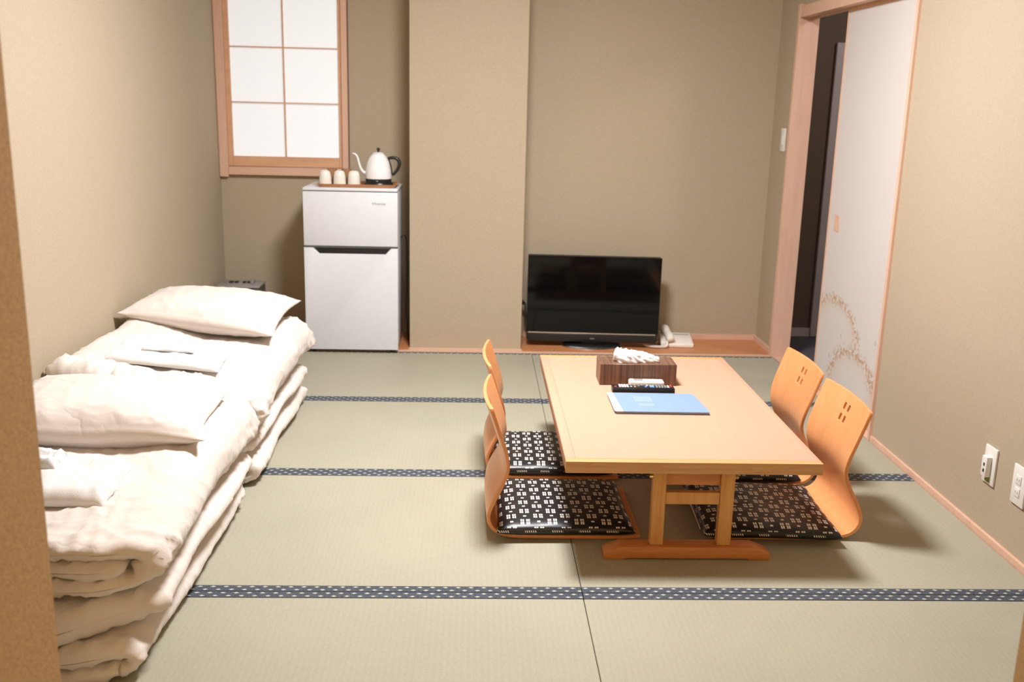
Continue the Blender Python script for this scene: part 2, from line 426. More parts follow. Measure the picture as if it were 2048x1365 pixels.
wpart('sash_rail', sx0+.026, sx1-.018, YBL-.014, YBL+.012, .926, .980, M['sash'])
wpart('sash_rail', sx0+.026, sx1-.018, YBL-.014, YBL+.012, 2.12, 2.16, M['sash'])
px0, px1 = sx0+.026, sx1-.018; pm = px0+(px1-px0)*.495
zr = [.980, 1.267, 1.555, 1.843, 2.12]
wpart('muntin', pm-.003, pm+.003, YBL-.010, YBL+.006, .98, 2.12, M['sash'], .0005)
for z in zr[1:-1]:
    wpart('muntin', px0, px1, YBL-.009, YBL+.005, z-.003, z+.003, M['sash'], .0005)
for i in range(4):
    for a, b in ((px0, pm), (pm, px1)):
        wpart('pane', a, b, YBL+.0062, YBL+.0102, zr[i], zr[i+1], M['pane'], 0)

# door opening in the right wall
d1 = struct(empty('door_1', (XR, 4.4, 0)))
def dpart(name, x0, x1, y0, y1, z0, z1, m, bev=.0015):
    o = box(name, x0, x1, y0, y1, z0, z1, m, None, bev, 1); o.parent = d1; o.matrix_parent_inverse = Matrix.Translation((-XR, -4.4, 0)); return o
dpart('door_jamb', XR-.025, XR+.078, 5.087, 5.118, -.03, 1.806, M['pink'])
bm = bmesh.new()   # header with two grooves
bbox(bm, XR-.022, XR+.022, 3.745, 5.087, DZ, 1.795); bbox(bm, XR+.022, XR+.060, 3.745, 5.087, DZ+.016, 1.795)
bbox(bm, XR+.060, XR+.078, 3.745, 5.087, DZ, 1.795)
o = bmobj('door_header', bm, M['pinkh']); o.parent = d1; o.matrix_parent_inverse = Matrix.Translation((-XR, -4.4, 0))
dpart('door_casing', XR-.012, XR+.078, 3.738, 3.757, -.03, 1.795, M['pink'])
dpart('door_sill', XR-.010, XR+.078, 3.757, 5.087, -.03, .003, M['pinkh'])

# sliding paper door
fus = empty('sliding_paper_door', (1.655, 4.16, .004), 0, 'white sliding paper door with faint gold blossom hills near the bottom, half closing the dark doorway', 'door')
def fpart(name, x0, x1, y0, y1, z0, z1, m, par=fus, bev=.0012):
    o = box(name, x0, x1, y0, y1, z0, z1, m, None, bev, 1); o.parent = par
    inv = Matrix.Translation((-1.655, -4.16, -.004)); o.matrix_parent_inverse = inv
    return o
PY0, PY1 = 3.759, 4.565
fpart('paper_panel', 1.645, 1.664, PY0+.028, PY1-.014, .03, 1.725, M['fusuma'], fus, 0)
fpart('door_stile', 1.641, 1.668, PY0, PY0+.028, .004, 1.752, M['pink'])
fpart('door_stile', 1.641, 1.668, PY1-.014, PY1, .004, 1.752, M['pink'])
fpart('door_rail', 1.641, 1.668, PY0+.028, PY1-.014, 1.725, 1.752, M['sash'])
fpart('door_rail', 1.641, 1.668, PY0+.028, PY1-.014, .004, .03, M['pinkh'])
pull = fpart('door_pull', 1.6425, 1.646, 4.425, 4.485, .760, .835, M['pinkh'])
q = box('pull_recess', 1.6415, 1.643, 4.437, 4.473, .774, .821, M['sash']); q.parent = pull; q.matrix_parent_inverse = Matrix.Translation((-1.655, -4.16, -.004))

# corridor beyond
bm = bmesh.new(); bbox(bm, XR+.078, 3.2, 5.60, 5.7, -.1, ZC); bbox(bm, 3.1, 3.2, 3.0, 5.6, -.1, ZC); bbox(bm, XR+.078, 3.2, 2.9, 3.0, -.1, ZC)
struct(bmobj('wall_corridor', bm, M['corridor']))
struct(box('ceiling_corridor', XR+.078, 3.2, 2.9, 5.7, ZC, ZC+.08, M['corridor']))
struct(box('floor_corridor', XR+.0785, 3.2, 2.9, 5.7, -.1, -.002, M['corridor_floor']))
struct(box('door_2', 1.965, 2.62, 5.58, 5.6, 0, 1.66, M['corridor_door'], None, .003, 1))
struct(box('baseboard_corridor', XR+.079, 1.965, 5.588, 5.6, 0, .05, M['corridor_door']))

# ------------------------------------------------------------------ pendant lamp (above the frame)
pl = empty('ceiling_lamp', (LAMP[0], LAMP[1], ZC), 0, 'round white ceiling lamp above the low table', 'lamp')
lathe('lamp_rim', [(.26, -.075), (.29, -.072), (.30, -.06), (.30, -.012), (.28, -.004), (0, -.004), (0, -.012), (.275, -.016), (.275, -.06), (.262, -.068)], M['white_plastic'], pl, 48)
lathe('ceiling_rose', [(0, -.060), (.03, -.060), (.045, -.0165), (0, -.0165)], M['white_plastic'], pl, 24)

# ------------------------------------------------------------------ soft goods
def fbm(x, y, z, o=3):
    s, a = 0, 1
    for i in range(o):
        s += a*noise.noise(Vector((x, y, z))); x *= 2.03; y *= 2.03; z *= 2.03; a *= .5
    return s
def sstep(a, b, x):
    t = min(max((x-a)/(b-a), 0), 1); return t*t*(3-2*t)
def densify(path, step):
    out = []
    for i in range(len(path)-1):
        a, b = path[i], path[i+1]; L = math.hypot(b[0]-a[0], b[1]-a[1]); n = max(1, int(round(L/step)))
        for k in range(n): t = k/n; out.append((a[0]+(b[0]-a[0])*t, a[1]+(b[1]-a[1])*t))
    out.append(path[-1]); return out
def arc(cx, cz, r, a0, a1, n=14, sxx=1.0):
    return [(cx+r*sxx*math.cos(a0+(a1-a0)*i/n), cz+r*math.sin(a0+(a1-a0)*i/n)) for i in range(n+1)]
def folded(name, path, half, y0, y1, mat, warp, seed=0, step=.008, ystep=.007, wr=.004, yends=None, rnd=.035):
    """thick cloth whose x-z centre line is `path`, running along y; ends rounded off"""
    P = densify(path, step); n = len(P)
    T = []
    for i in range(n):
        a, b = P[max(i-1, 0)], P[min(i+1, n-1)]; L = math.hypot(b[0]-a[0], b[1]-a[1]) or 1
        T.append(((b[0]-a[0])/L, (b[1]-a[1])/L))
    # closed outline: side +, round cap, side -, round cap ; entries (index, nx, nz, s)
    out = []
    cum = [0]
    for i in range(1, n): cum.append(cum[-1]+math.hypot(P[i][0]-P[i-1][0], P[i][1]-P[i-1][1]))
    for i in range(n): out.append((i, -T[i][1], T[i][0], cum[i]))
    for k in range(1, 6):
        a = PI*k/6; tx, tz = T[-1]; nx, nz = -tz, tx
        out.append((n-1, nx*math.cos(a)+tx*math.sin(a), nz*math.cos(a)+tz*math.sin(a), cum[-1]))
    for i in range(n-1, -1, -1): out.append((i, T[i][1], -T[i][0], cum[i]+5))
    for k in range(1, 6):
        a = PI*k/6; tx, tz = T[0]; nx, nz = tz, -tx
        out.append((0, nx*math.cos(a)-tx*math.sin(a), nz*math.cos(a)-tz*math.sin(a), 5))
    m = len(out); ny = int((y1-y0)/ystep)
    # y stations, denser at rounded ends
    ts = [0, .0015, .006, .014, .026] ; L = y1-y0
    st = [t for t in ts] + [.04+(L-.08)*j/ny for j in range(ny+1)] + [L-t for t in reversed(ts)]
    verts = []
    for t in st:
        d = min(t, L-t); e = math.sqrt(max(0, 1-(1-min(d/rnd, 1))**2)); e = max(e, .03)
        front = t < L/2
        for (i, nx, nz, s) in out:
            px, pz = P[i]
            cs = cum[i]
            yo = yends(px, cs, pz) if (yends and front) else 0
            fall = 1-sstep(0, .35, t)
            y = y0+t+yo*fall
            # irregular rim
            y += fall*.012*noise.noise(Vector((cs*7, seed, 1.3)))
            h = half*e
            q = Vector((s*6+seed*9.1, y*4, seed*3.3))
            big = .009*noise.noise(q)
            r1 = 1-abs(noise.noise(Vector((s*22+seed, y*7+2.5*noise.noise(Vector((s*5, y*5, seed+4))), seed*1.7))))*2
            endw = .35+1.2*math.exp(-d/.10)
            creases = wr*endw*(max(r1, 0)**2)
            fine = wr*.45*noise.noise(Vector((s*45, y*30, seed+7)))*endw
            qx = s*13+seed*2.7+1.1*noise.noise(Vector((s*6, y*6, seed+2)))
            n1_ = noise.noise(Vector((qx, y*9+nz*.8, seed*5.1))); n2_ = noise.noise(Vector((s*24+y*9, y*22-s*7, seed+11)))
            nearend = math.exp(-d/.13)
            creases += wr*(.25+1.5*nearend)*((1-abs(n1_))**9-.15)*(1.0 if n2_ > -.2 else .5)
            creases += wr*.8*nearend*((1-abs(n2_))**8-.2)
            disp = (h+(big+creases+fine)*min(1, e*1.2))
            x = px+nx*disp; z = pz+nz*disp
            verts.append(warp(x, y, z))
    faces = []
    for j in range(len(st)-1):
        a, b = j*m, (j+1)*m
        for i in range(m):
            i2 = (i+1) % m; faces.append((a+i, a+i2, b+i2, b+i))
    faces.append(tuple(range(m))[::-1]); faces.append(tuple((len(st)-1)*m+i for i in range(m)))
    return meshobj(name, verts, faces, mat, None, True)

def mattress(label, y0, y1, z0, H, seed, yends=None, xr=-.735, sag=None, half=None, single=False):
    t = half or H*.25
    r = H/2-t
    path = [(-1.345, z0+t+.001)]+[(xr-r-t+.005, z0+t)]+arc(xr-t-r, z0+H/2, r, -PI/2, PI/2, 12, 1.15)+[(-1.345, z0+H-t)]
    if single:
        t = H*.5; path = [(-1.345, z0+t), (xr-t+.012, z0+t)]
    def warp(x, y, z):
        dz = 0
        if sag: dz = sag(x, y, z)
        zz = z+dz
        zc_ = z0+H*.5; zz = zc_+(zz-zc_)*(1-.30*sstep(-.81, -.735, x))
        return (x+.014*noise.noise(Vector((y*3.1, z*9, seed))), y, max(zz, z0+.0005))
    o = folded('folded_mattress', path, t-.0035, y0, y1, M['cotton'], warp, seed, wr=.0065, yends=yends, rnd=t*1.25)
    return tag(o, label, 'mattress')
def duvet(label, y0, y1, z0, H, seed, top, yends=None, xr=-.70):
    t = H/6
    r = H/2-t
    path = [(-1.33, z0+t)]+[(xr-r*1.0-t, z0+t)]+arc(xr-t-r*.95, z0+H/2, r, -PI/2, PI/2, 18, .95)+[(-1.32, z0+H-t)]
    path += arc(-1.32, z0+H-2*t, t, PI/2, PI*1.5, 8)[1:] + [(xr-t*2-.045, z0+H/2)]
    def warp(x, y, z):
        f = (z-z0)/H
        zz = z0+(z-z0)*top(x, y)/H
        zz += .012*f*noise.noise(Vector((x*3.3, y*3.3, seed)))
        xx = x+.022*noise.noise(Vector((y*2.6, z*5, seed+3)))*sstep(-1.1, -.8, x)
        return (max(xx, XL+.004), y, max(zz, z0))
    o = folded('folded_duvet', path, t-.004, y0, y1, M['cotton'], warp, seed, wr=.0105, yends=yends, rnd=t*1.25)
    return tag(o, label, 'duvet')

def front_near(x, s, z): return .10*sstep(-.95, -.72, x)-.05
# near stack
mattress('cream folded futon mattress on the tatami at the bottom of the stack nearest the camera', 1.97, 3.06, .0022, .098, 1, lambda x, s, z: .05*sstep(-.9, -.72, x))
mattress('cream folded futon mattress, upper of the two in the stack nearest the camera', 1.93, 3.08, .107, .079, 2,
         lambda x, s, z: .17*sstep(-.98, -.72, x), xr=-.725, single=True)
duvet('thick cream duvet folded on top of the two mattresses nearest the camera', 2.03, 3.09, .197, .185, 3,
      lambda x, y: (.128+.030*sstep(2.05, 2.55, y)+.02*sstep(-1.0, -.80, x)*sstep(2.3, 2.7, y))*(1-.05*sstep(-.88, -.70, x)),
      lambda x, s, z: .06*sstep(-.85, -.7, x))
# far stack
mattress('cream folded futon mattress on the tatami at the bottom of the stack near the refrigerator', 3.14, 4.17, .0022, .098, 4, lambda x, s, z: .05*sstep(-.9, -.72, x))
mattress('cream folded futon mattress, upper of the two in the stack near the refrigerator', 3.13, 4.18, .107, .078, 5, lambda x, s, z: .08*sstep(-.9, -.72, x), single=True)
duvet('thick cream duvet folded on top of the two mattresses near the refrigerator', 3.115, 4.20, .198, .22, 6,
      lambda x, y: .190+.060*(1-sstep(-1.38, -1.0, x))-.035*sstep(-.95, -.70, x)*(1-sstep(3.2, 3.8, y)),
      lambda x, s, z: .03*sstep(-.85, -.7, x))

def pillow(label, corners, zc, thick, seed, n=120, m=84, slope=(0, 0)):
    """corners: near-left, near-right, far-right, far-left (x,y,z of ear tips)"""
    c = [Vector(p) for p in corners]
    verts = []
    def P(u, v):
        return c[0]*(1-u)*(1-v)+c[1]*u*(1-v)+c[2]*u*v+c[3]*(1-u)*v
    ctr = P(.5, .5)
    def prof(t): return max(0, 1-abs(2*t-1)**2.6)
    for side in (1, -1):
        for j in range(m+1):
            for i in range(n+1):
                u = i/n; v = j/m
                U = .5-.5*math.cos(PI*u); V = .5-.5*math.cos(PI*v)
                U = .6*U+.4*u; V = .6*V+.4*v
                # edges pull inwards between the ears
                eu = 4*V*(1-V); ev = 4*U*(1-U)
                U2 = .5+(U-.5)*(1-.085*eu); V2 = .5+(V-.5)*(1-.10*ev)
                p = P(U2, V2)
                h = thick*(prof(U)**.55)*(prof(V)**.45)
                d = min(U, 1-U, V, 1-V)
                ear = math.exp(-(min(U, 1-U)**2+min(V, 1-V)**2)/.012)
                r1 = 1-2*abs(noise.noise(Vector((U*7+seed, V*3.5+1.5*noise.noise(Vector((U*3, V*3, seed))), side*.7+seed))))
                radial = math.exp(-d/.09)
                h += (.005+.008*radial)*max(r1, 0)**2*min(1, d*14)*(side > 0 or .6)
                h += .006*noise.noise(Vector((U*5, V*4, seed+side)))*min(1, d*10)
                q1 = noise.noise(Vector((U*9+seed+V*3, V*6-U*2, side*3+seed))); q2 = noise.noise(Vector((U*16+seed, V*9+U*5, side+seed*2)))
                h += (.0075*(1-abs(q1))**9*(.25+radial)+.006*(1-abs(q2))**8*radial)*min(1, d*14)
                lip = .007*math.exp(-(min(V, 1-V)/.010)**2)*(-1 if V < .5 else 1)
                lipx = .006*math.exp(-(min(U, 1-U)/.008)**2)*(-1 if U < .5 else 1)
                p = p+Vector((lipx, lip, 0))
                if side > 0: z = p.z+h*.52
                else: z = p.z-h*.48
                z += .012*noise.noise(Vector((U*3.1, V*2.2, seed+9)))*(1-min(1, d*6))
                verts.append((p.x+.004*noise.noise(Vector((U*14, V*14, seed))), p.y, z))
    N = (n+1)*(m+1); faces = []
    def id_(s, i, j):
        if s == 1 and (i in (0, n) or j in (0, m)): s = 0
        return s*N+j*(n+1)+i
    for s in (0, 1):
        for j in range(m):
            for i in range(n):
                f = [id_(s, i, j), id_(s, i+1, j), id_(s, i+1, j+1), id_(s, i, j+1)]
                faces.append(f if s == 0 else f[::-1])
    bm = bmesh.new(); V_ = [bm.verts.new(v) for v in verts]
    for f in faces: bm.faces.new([V_[t] for t in f])
    bmesh.ops.delete(bm, geom=[v for v in bm.verts if not v.link_faces], context='VERTS')
    o = bmobj('pillow', bm, M['cotton'], None, False)
    o.data.polygons.foreach_set('use_smooth', [True]*len(o.data.polygons))
    return tag(o, label, 'pillow')
pillow('plump cream pillow lying on the duvet nearest the camera', [(-1.36, 2.53, .405), (-.730, 2.555, .392), (-.770, 2.99, .398), (-1.38, 3.04, .41)], .42, .150, 11)
pillow('plump cream pillow with pointed corners on the duvet near the refrigerator', [(-1.385, 3.80, .468), (-.765, 3.66, .420), (-.75, 4.17, .455), (-1.37, 4.20, .472)], .46, .140, 12)

def towel(name, label, corners, zbase, layers, mat, seed, thick=.012, cat='towel'):
    """folded cloth: U-shaped pile with the fold on the near side"""
    c = [Vector(p) for p in corners]
    n, m = 60, 60
    H = thick*layers
    verts = []
    # closed cross-section across v (near fold rounded), lofted along u
    sec = []
    for k in range(m+1):
        v = k/m; sec.append((v, 1))
    for k in range(m, -1, -1): sec.append((k/m, -1))
    for i in range(n+1):
        u = i/n
        e = math.sqrt(max(0, 1-(1-min(min(u, 1-u)/.10, 1))**2)); e = max(e, .08)
        for v, s in sec:
            p = c[0]*(1-u)*(1-v)+c[1]*u*(1-v)+c[2]*u*v+c[3]*(1-u)*v
            ev = math.sqrt(max(0, 1-(1-min(min(v, 1-v)/.16, 1))**2))
            h = H*e*ev
            z = p.z+(h if s > 0 else 0)
            if s > 0:
                z += (.010*noise.noise(Vector((u*5+seed, v*3, 3)))+.0030*noise.noise(Vector((u*22, v*7, seed))))*ev*e
                # end hem ridge
                z += .003*math.exp(-((u-.93)/.012)**2)*ev
            verts.append((p.x+.004*noise.noise(Vector((v*9, u*3, seed)))+(.006*noise.noise(Vector((v*30, seed, 0))) if u > .97 else 0), p.y+.004*noise.noise(Vector((u*7, seed, 5))), z))
    k = len(sec); faces = []
    for i in range(n):
        for q in range(k):
            q2 = (q+1) % k; faces.append((i*k+q, i*k+q2, (i+1)*k+q2, (i+1)*k+q))
    faces.append(tuple(range(k))[::-1]); faces.append(tuple(n*k+q for q in range(k)))
    o = meshobj(name, verts, faces, mat, None, True)
    return tag(o, label, cat)
TN = .366; TF = .408
towel('folded_towel', 'white folded terry towel on the duvet nearest the camera, in front of the pillow', [(-1.22, 2.235, .336), (-.885, 2.235, .333), (-.885, 2.46, .350), (-1.20, 2.50, .350)], 0, 2, M['terry'], 21, .019)
towel('small_cloth', 'small rolled white cloth lying on the towel nearest the camera', [(-1.26, 2.34, .379), (-1.04, 2.35, .378), (-1.04, 2.44, .381), (-1.25, 2.44, .385)], 0, 1, M['thin'], 22, .030, 'cloth')
towel('folded_towel', 'white folded terry towel on the duvet near the refrigerator, in front of the pillow', [(-1.245, 3.235, .428), (-.865, 3.245, .388), (-.90, 3.58, .388), (-1.23, 3.56, .425)], 0, 2, M['terry'], 23, .017)
towel('small_cloth', 'small folded greyish white cloth lying on the towel near the refrigerator', [(-1.135, 3.30, .450), (-.965, 3.32, .436), (-.985, 3.44, .436), (-1.15, 3.45, .452)], 0, 1, M['thin'], 24, .014, 'cloth')

# ------------------------------------------------------------------ refrigerator
fx0, fx1, fy = -.879, -.401, 5.045
fr = empty('refrigerator', (-.640, 5.22, 0), 0, 'small white two-door refrigerator standing in the corner beside the column', 'refrigerator')
def rel(o, root):
    o.parent = root; o.matrix_parent_inverse = Matrix.Translation(-Vector(root.location)); return o
rel(box('body', fx0+.003, fx1-.003, fy+.050, 5.405, .030, .8425, M['white_metal'], None, .004), fr)
rel(box('top_plate', fx0, fx1, fy+.004, 5.405, .844, .859, M['white_metal'], None, .004), fr)
rel(box('freezer_door', fx0, fx1, fy, fy+.047, .564, .8395, M['white_metal'], None, .004), fr)
# lower door with recessed handle notch
bm = bmesh.new()
zt, zb = .554, .019
poly = [(fx0, zb), (fx1, zb), (fx1, zt), (fx1-.035, zt), (fx1-.062, zt-.030), (fx0+.078, zt-.030), (fx0+.045, zt), (fx0, zt)]
lower = rel(prism('fridge_door', poly, 'y', fy, fy+.02, M['white_metal'], None, .0015), fr)
rel(box('door_core', fx0+.002, fx1-.002, fy+.0205, fy+.047, zb, zt, M['white_metal']), fr)
h_ = prism('handle_recess', [(fx0+.046, zt+.007), (fx1-.036, zt+.007), (fx1-.0635, zt-.0295), (fx0+.0795, zt-.0295)], 'y', fy+.010, fy+.0203, M['black'], None); rel(h_, fr)
rel(box('door_seam', fx0+.002, fx1-.002, fy+.006, fy+.045, .5545, .5635, M['seam']), fr)
rel(box('door_seam', fx0+.002, fx1-.002, fy+.008, fy+.045, .8400, .8436, M['seam']), fr)
rel(box('kick_plate', fx0+.015, fx1-.015, fy+.03, fy+.3, .008, .0295, M['black_matte']), fr)
for x in (fx0+.03, fx1-.03):
    for y in (fy+.036, fy+.31):
        f_ = lathe('foot', [(0, .0045), (.016, .0045), (.016, .020), (.010, .030), (0, .030)], M['black'], None, 16, (x, y, 0)); rel(f_, fr)
rot = Matrix.Rotation(PI/2, 4, 'X')
lg = text('logo_text', 'Hisense', .0215, M['logo'], None, Matrix.Translation((-.4960, fy-.0006, .783)) @ rot, .0003); rel(lg, fr)
rel(tube('power_cord', [(-.403, 5.30, .58), (-.385, 5.25, .60), (-.372, 5.26, .57), (-.368, 5.28, .40), (-.372, 5.27, .20), (-.366, 5.33, .010), (-.37, 5.45, .009)], .0035, M['black'], None, 8), fr)

# tray and things on it
tz = .8595
tr = empty('serving_tray', (-.611, 5.178, tz), 0, 'shallow brown wooden tray on top of the refrigerator', 'tray')
bm = bmesh.new()
def ringrect(bm, hx, hy, z, r, n=5):
    vs_ = []
    for cx, cy, a0 in ((hx-r, hy-r, 0), (-hx+r, hy-r, PI/2), (-hx+r, -hy+r, PI), (hx-r, -hy+r, 1.5*PI)):
        for k_ in range(n+1):
            a = a0+PI/2*k_/n; vs_.append(bm.verts.new((cx+r*math.cos(a), cy+r*math.sin(a), z)))
    return vs_
def loft(bm, rings):
    for A, B in zip(rings, rings[1:]):
        n = len(A)
        for i in range(n): bm.faces.new((A[i], A[(i+1) % n], B[(i+1) % n], B[i]))
rings = [ringrect(bm, .188, .100, .0, .02), ringrect(bm, .203, .114, .017, .022), ringrect(bm, .198, .109, .017, .02), ringrect(bm, .184, .096, .005, .018)]
loft(bm, rings); bm.faces.new(rings[0][::-1]); bm.faces.new(rings[-1])
bmobj('tray_body', bm, M['tray'], tr, True)
ket = empty('gooseneck_kettle', (-.508, 5.168, tz+.0055), 0, 'white gooseneck electric kettle with black handle and base', 'kettle')
lathe('power_base', [(0, 0), (.074, 0), (.076, .004), (.071, .016), (.066, .018), (0, .018)], M['black'], ket)
lathe('heater_ring', [(0, .0185), (.066, .0185), (.0665, .036), (0, .036)], M['black'], ket)
lathe('body', [(0, .0365), (.0665, .0365), (.0675, .050), (.064, .085), (.056, .120), (.044, .145), (.030, .160), (.026, .163), (0, .163)], M['enamel'], ket)
lid = lathe('lid', [(0, .1635), (.029, .1635), (.024, .168), (.006, .170), (0, .170)], M['enamel'], ket)
kn = lathe('knob', [(0, .1705), (.006, .1705), (.005, .176), (.009, .182), (.008, .190), (0, .193)], M['black'], lid, 20)
sp = tube('spout', [(-.058, 0, .062), (-.075, 0, .066), (-.090, 0, .085), (-.100, 0, .115), (-.108, 0, .145), (-.120, 0, .158), (-.131, 0, .160)], [.009, .008, .0065, .0055, .005, .0045, .0042], M['enamel'], ket)
tube('handle', [(.048, 0, .138), (.070, 0, .143), (.095, 0, .138), (.108, 0, .115), (.098, 0, .085), (.080, 0, .062), (.070, 0, .055)], [.007, .008, .009, .009, .008, .007, .006], M['black'], ket)
tube('handle_rib', [(.051, 0, .134), (.062, 0, .10), (.068, 0, .058)], .005, M['black'], ket)
rel(box('kettle_mark', -.513, -.503, 5.168-.0672, 5.168-.0662, tz+.030, tz+.034, M['logo']), ket)
def cup(label, x, y):
    c_ = lathe('cup', [(0, .076), (.010, .0755), (.019, .073), (.0255, .066), (.030, .045), (.0325, .004), (.0325, 0), (.030, 0), (.0275, .045), (.024, .066), (0, .070)], M['cup'], None, 32, (0, 0, 0))
    c_.location = (x, y, tz+.0058)
    return tag(c_, label, 'cup', 'white cups upside down on the tray')
c1 = cup('white porcelain cup upside down on the tray, farthest from the kettle', -.776, 5.133)
for lab, x in (('white porcelain cup upside down on the tray, middle one of the three', -.703), ('white porcelain cup upside down on the tray, right beside the kettle spout', -.630)):
    c_ = c1.copy(); C.objects.link(c_); c_.location = (x, 5.133, tz+.0058); c_['label'] = lab
for lab, x in (('brown tinted glass tumbler behind the white cups, left one', -.750), ('brown tinted glass tumbler behind the white cups, right one', -.675)):
    a_ = lathe('glass_tumbler', [(0, 0), (.022, 0), (.026, .078), (.024, .078), (.020, .004), (0, .004)], M['amber'], None, 28); a_.location = (x, 5.203, tz+.0058)
    tag(a_, lab, 'glass', 'brown glasses behind the cups')
g_ = prism('green_patch', [(-.035, -.006), (.035, -.007), (.038, .006), (-.03, .007)], 'z', 0, .004, M['green'], None, .001); g_.location = (-.498, 5.082, tz+.0058)  # thin flat green piece in front of the kettle base
tag(g_, 'small flat green packet on the tray in front of the kettle', 'patch')

# grey appliance behind the far pillow
hb = empty('fan_heater', (-1.262, 5.30, .005), 0, 'dark grey box appliance with a light top panel in the corner behind the far pillow', 'heater')
box('body', -.115, .110, -.085, .085, 0, .298, M['grey_body'], hb, .01)
box('top_panel', -.118, .113, -.088, .088, .2985, .311, M['grey_top'], hb, .005)
for i, (x, wd) in enumerate(((-.058, .022), (-.030, .018), (.012, .016), (.035, .014))):
    box('button', x-wd/2, x+wd/2, .00, .028, .3112, .319, M['black'], hb, .003)
box('carry_handle', .055, .068, -.03, .04, .3112, .328, M['grey_top'], hb, .004)
box('indicator', .080, .085, -.0868, -.0852, .255, .265, M['grey_top'], hb)

# ------------------------------------------------------------------ television
tv = empty('television', (.640, 5.235, .0045), math.radians(-2.6), 'flat black television with a silver strip standing on the wooden alcove board', 'television')
box('cabinet', -.358, .358, .0, .055, .036, .498, M['black_matte'], tv, .003)
box('rear_housing', -.27, .27, .0552, .10, .08, .42, M['black_matte'], tv, .02)
box('screen', -.3595, .3595, -.0035, -.0003, .0825, .4995, M['screen'], tv)
box('silver_strip', -.352, .345, -.006, -.0005, .073, .0800, M['silver'], tv, .001)
prism('speaker_bar', [(-.345, .030), (.345, .030), (.356, .045), (.356, .0715), (-.356, .0715), (-.356, .045)], 'y', -.010, -.0003, M['black'], tv, .002)
for i in range(6): box('logo_mark', -.011+i*.0042, -.0083+i*.0042, -.0112, -.0102, .047, .0525, M['logo'], tv)
bm = bmesh.new()
def ell(bm, a, b, z, n=40): return [bm.verts.new((a*math.cos(2*PI*i/n), b*math.sin(2*PI*i/n)+.03, z)) for i in range(n)]
rg = [ell(bm, .170, .110, 0), ell(bm, .172, .112, .006), ell(bm, .160, .100, .012)]
loft(bm, rg); bm.faces.new(rg[0][::-1]); bm.faces.new(rg[-1])
st_ = bmobj('stand_base', bm, M['silver'], tv, True); bm = bmesh.new()
rg = [ell(bm, .158, .098, .0122), ell(bm, .150, .09, .016)]; loft(bm, rg); bm.faces.new(rg[0][::-1]); bm.faces.new(rg[-1])
bmobj('stand_top', bm, M['black'], tv, True)
box('stand_neck', -.05, .05, .01, .05, .0165, .0355, M['black'], tv)
so = empty('antenna_socket', (.2505, 5.40, .215), 0, 'small wall socket on the column side behind the television', 'socket')
box('socket_plate', 0, .006, -.035, .035, -.055, .055, M['white_plastic'], so, .002); tube('antenna_cable', [(.0205, 0, 0), (.026, -.03, -.005), (.028, -.045, -.04), (.034, -.05, -.075), (.045, -.05, -.115)], .006, M['black_matte'], so, 8); box('plug', .0062, .02, -.012, .012, -.012, .012, M['black'], so, .003)

# telephone
ph = empty('telephone', (1.128, 5.335, .0045), math.radians(-4), 'ivory desk telephone with a coiled cord beside the television', 'telephone')
prism('base', [(-.085, 0), (.085, 0), (.085, .048), (-.085, .022)], 'x', -.058, .085, M['phone'], ph, .006)
bm = bmesh.new()
hs = [(-.095, .020, 0), (-.09, .034, .0), (.0, .052, 0), (.082, .056, 0)]
o = tube('handset', [(-.044, -.092, .044), (-.047, -.060, .053), (-.054, 0, .064), (-.061, .050, .072), (-.064, .072, .070)], [.020, .024, .020, .025, .022], M['phone'], ph, 16)
prism('cradle', [(-.085, 0), (.085, 0), (.085, .055), (-.085, .028)], 'x', -.095, -.0585, M['phone'], ph, .005)
box('display_line', -.03, .07, .046, .052, .0445, .0455, M['grey_top'], ph)
# coiled cord: helix round a loop
path = [Vector(p) for p in ((-.064, -.095, .034), (-.070, -.112, .012), (-.12, -.125, .011), (-.17, -.105, .011), (-.185, -.07, .011), (-.155, -.035, .011), (-.105, -.02, .012))]
dense = []
for i in range(len(path)-1):
    p0, p1, p2, p3 = path[max(i-1, 0)], path[i], path[i+1], path[min(i+2, len(path)-1)]
    for q in range(60):
        t = q/60; dense.append(.5*((2*p1)+(-p0+p2)*t+(2*p0-5*p1+4*p2-p3)*t*t+(-p0+3*p1-3*p2+p3)*t**3))
hel = []
for i in range(1, len(dense)-1):
    T = (dense[i+1]-dense[i-1]).normalized(); n1 = T.cross(Vector((0, 0, 1))).normalized(); n2 = T.cross(n1)
    a = i*.95; hel.append(dense[i]+(n1*math.cos(a)+n2*math.sin(a))*.0055)
tube('coiled_cord', hel, .0026, M['phone'], ph, 6, sub=1)

# ------------------------------------------------------------------ low table
TT = .320
tb = empty('low_table', (.632, 3.215, 0), 0, 'low light wooden table with trestle legs in the middle of the tatami', 'table')
tx0, tx1, ty0, ty1 = .262, .997, 2.612, 3.820
eb = .030
rel(box('table_panel', tx0+eb, tx1-eb, ty0+eb, ty1-eb, TT-.028, TT-.0003, M['table_top']), tb)
def edge(x0, x1, y0, y1, m): rel(box('edge_strip', x0, x1, y0, y1, TT-.034, TT, m, None, .0012, 2), tb)
edge(tx0, tx1, ty0, ty0+eb-.0006, M['table_edge']); edge(tx0, tx1, ty1-eb+.0006, ty1, M['table_edge'])
edge(tx0, tx0+eb-.0002, ty0+eb-.0004, ty1-eb, M['table_top']); edge(tx1-eb+.0002, tx1, ty0+eb-.0004, ty1-eb, M['table_top'])
rel(box('centre_beam', .615, .675, 2.78, 3.66, TT-.062, TT-.0345, M['foot'], None, .002), tb)
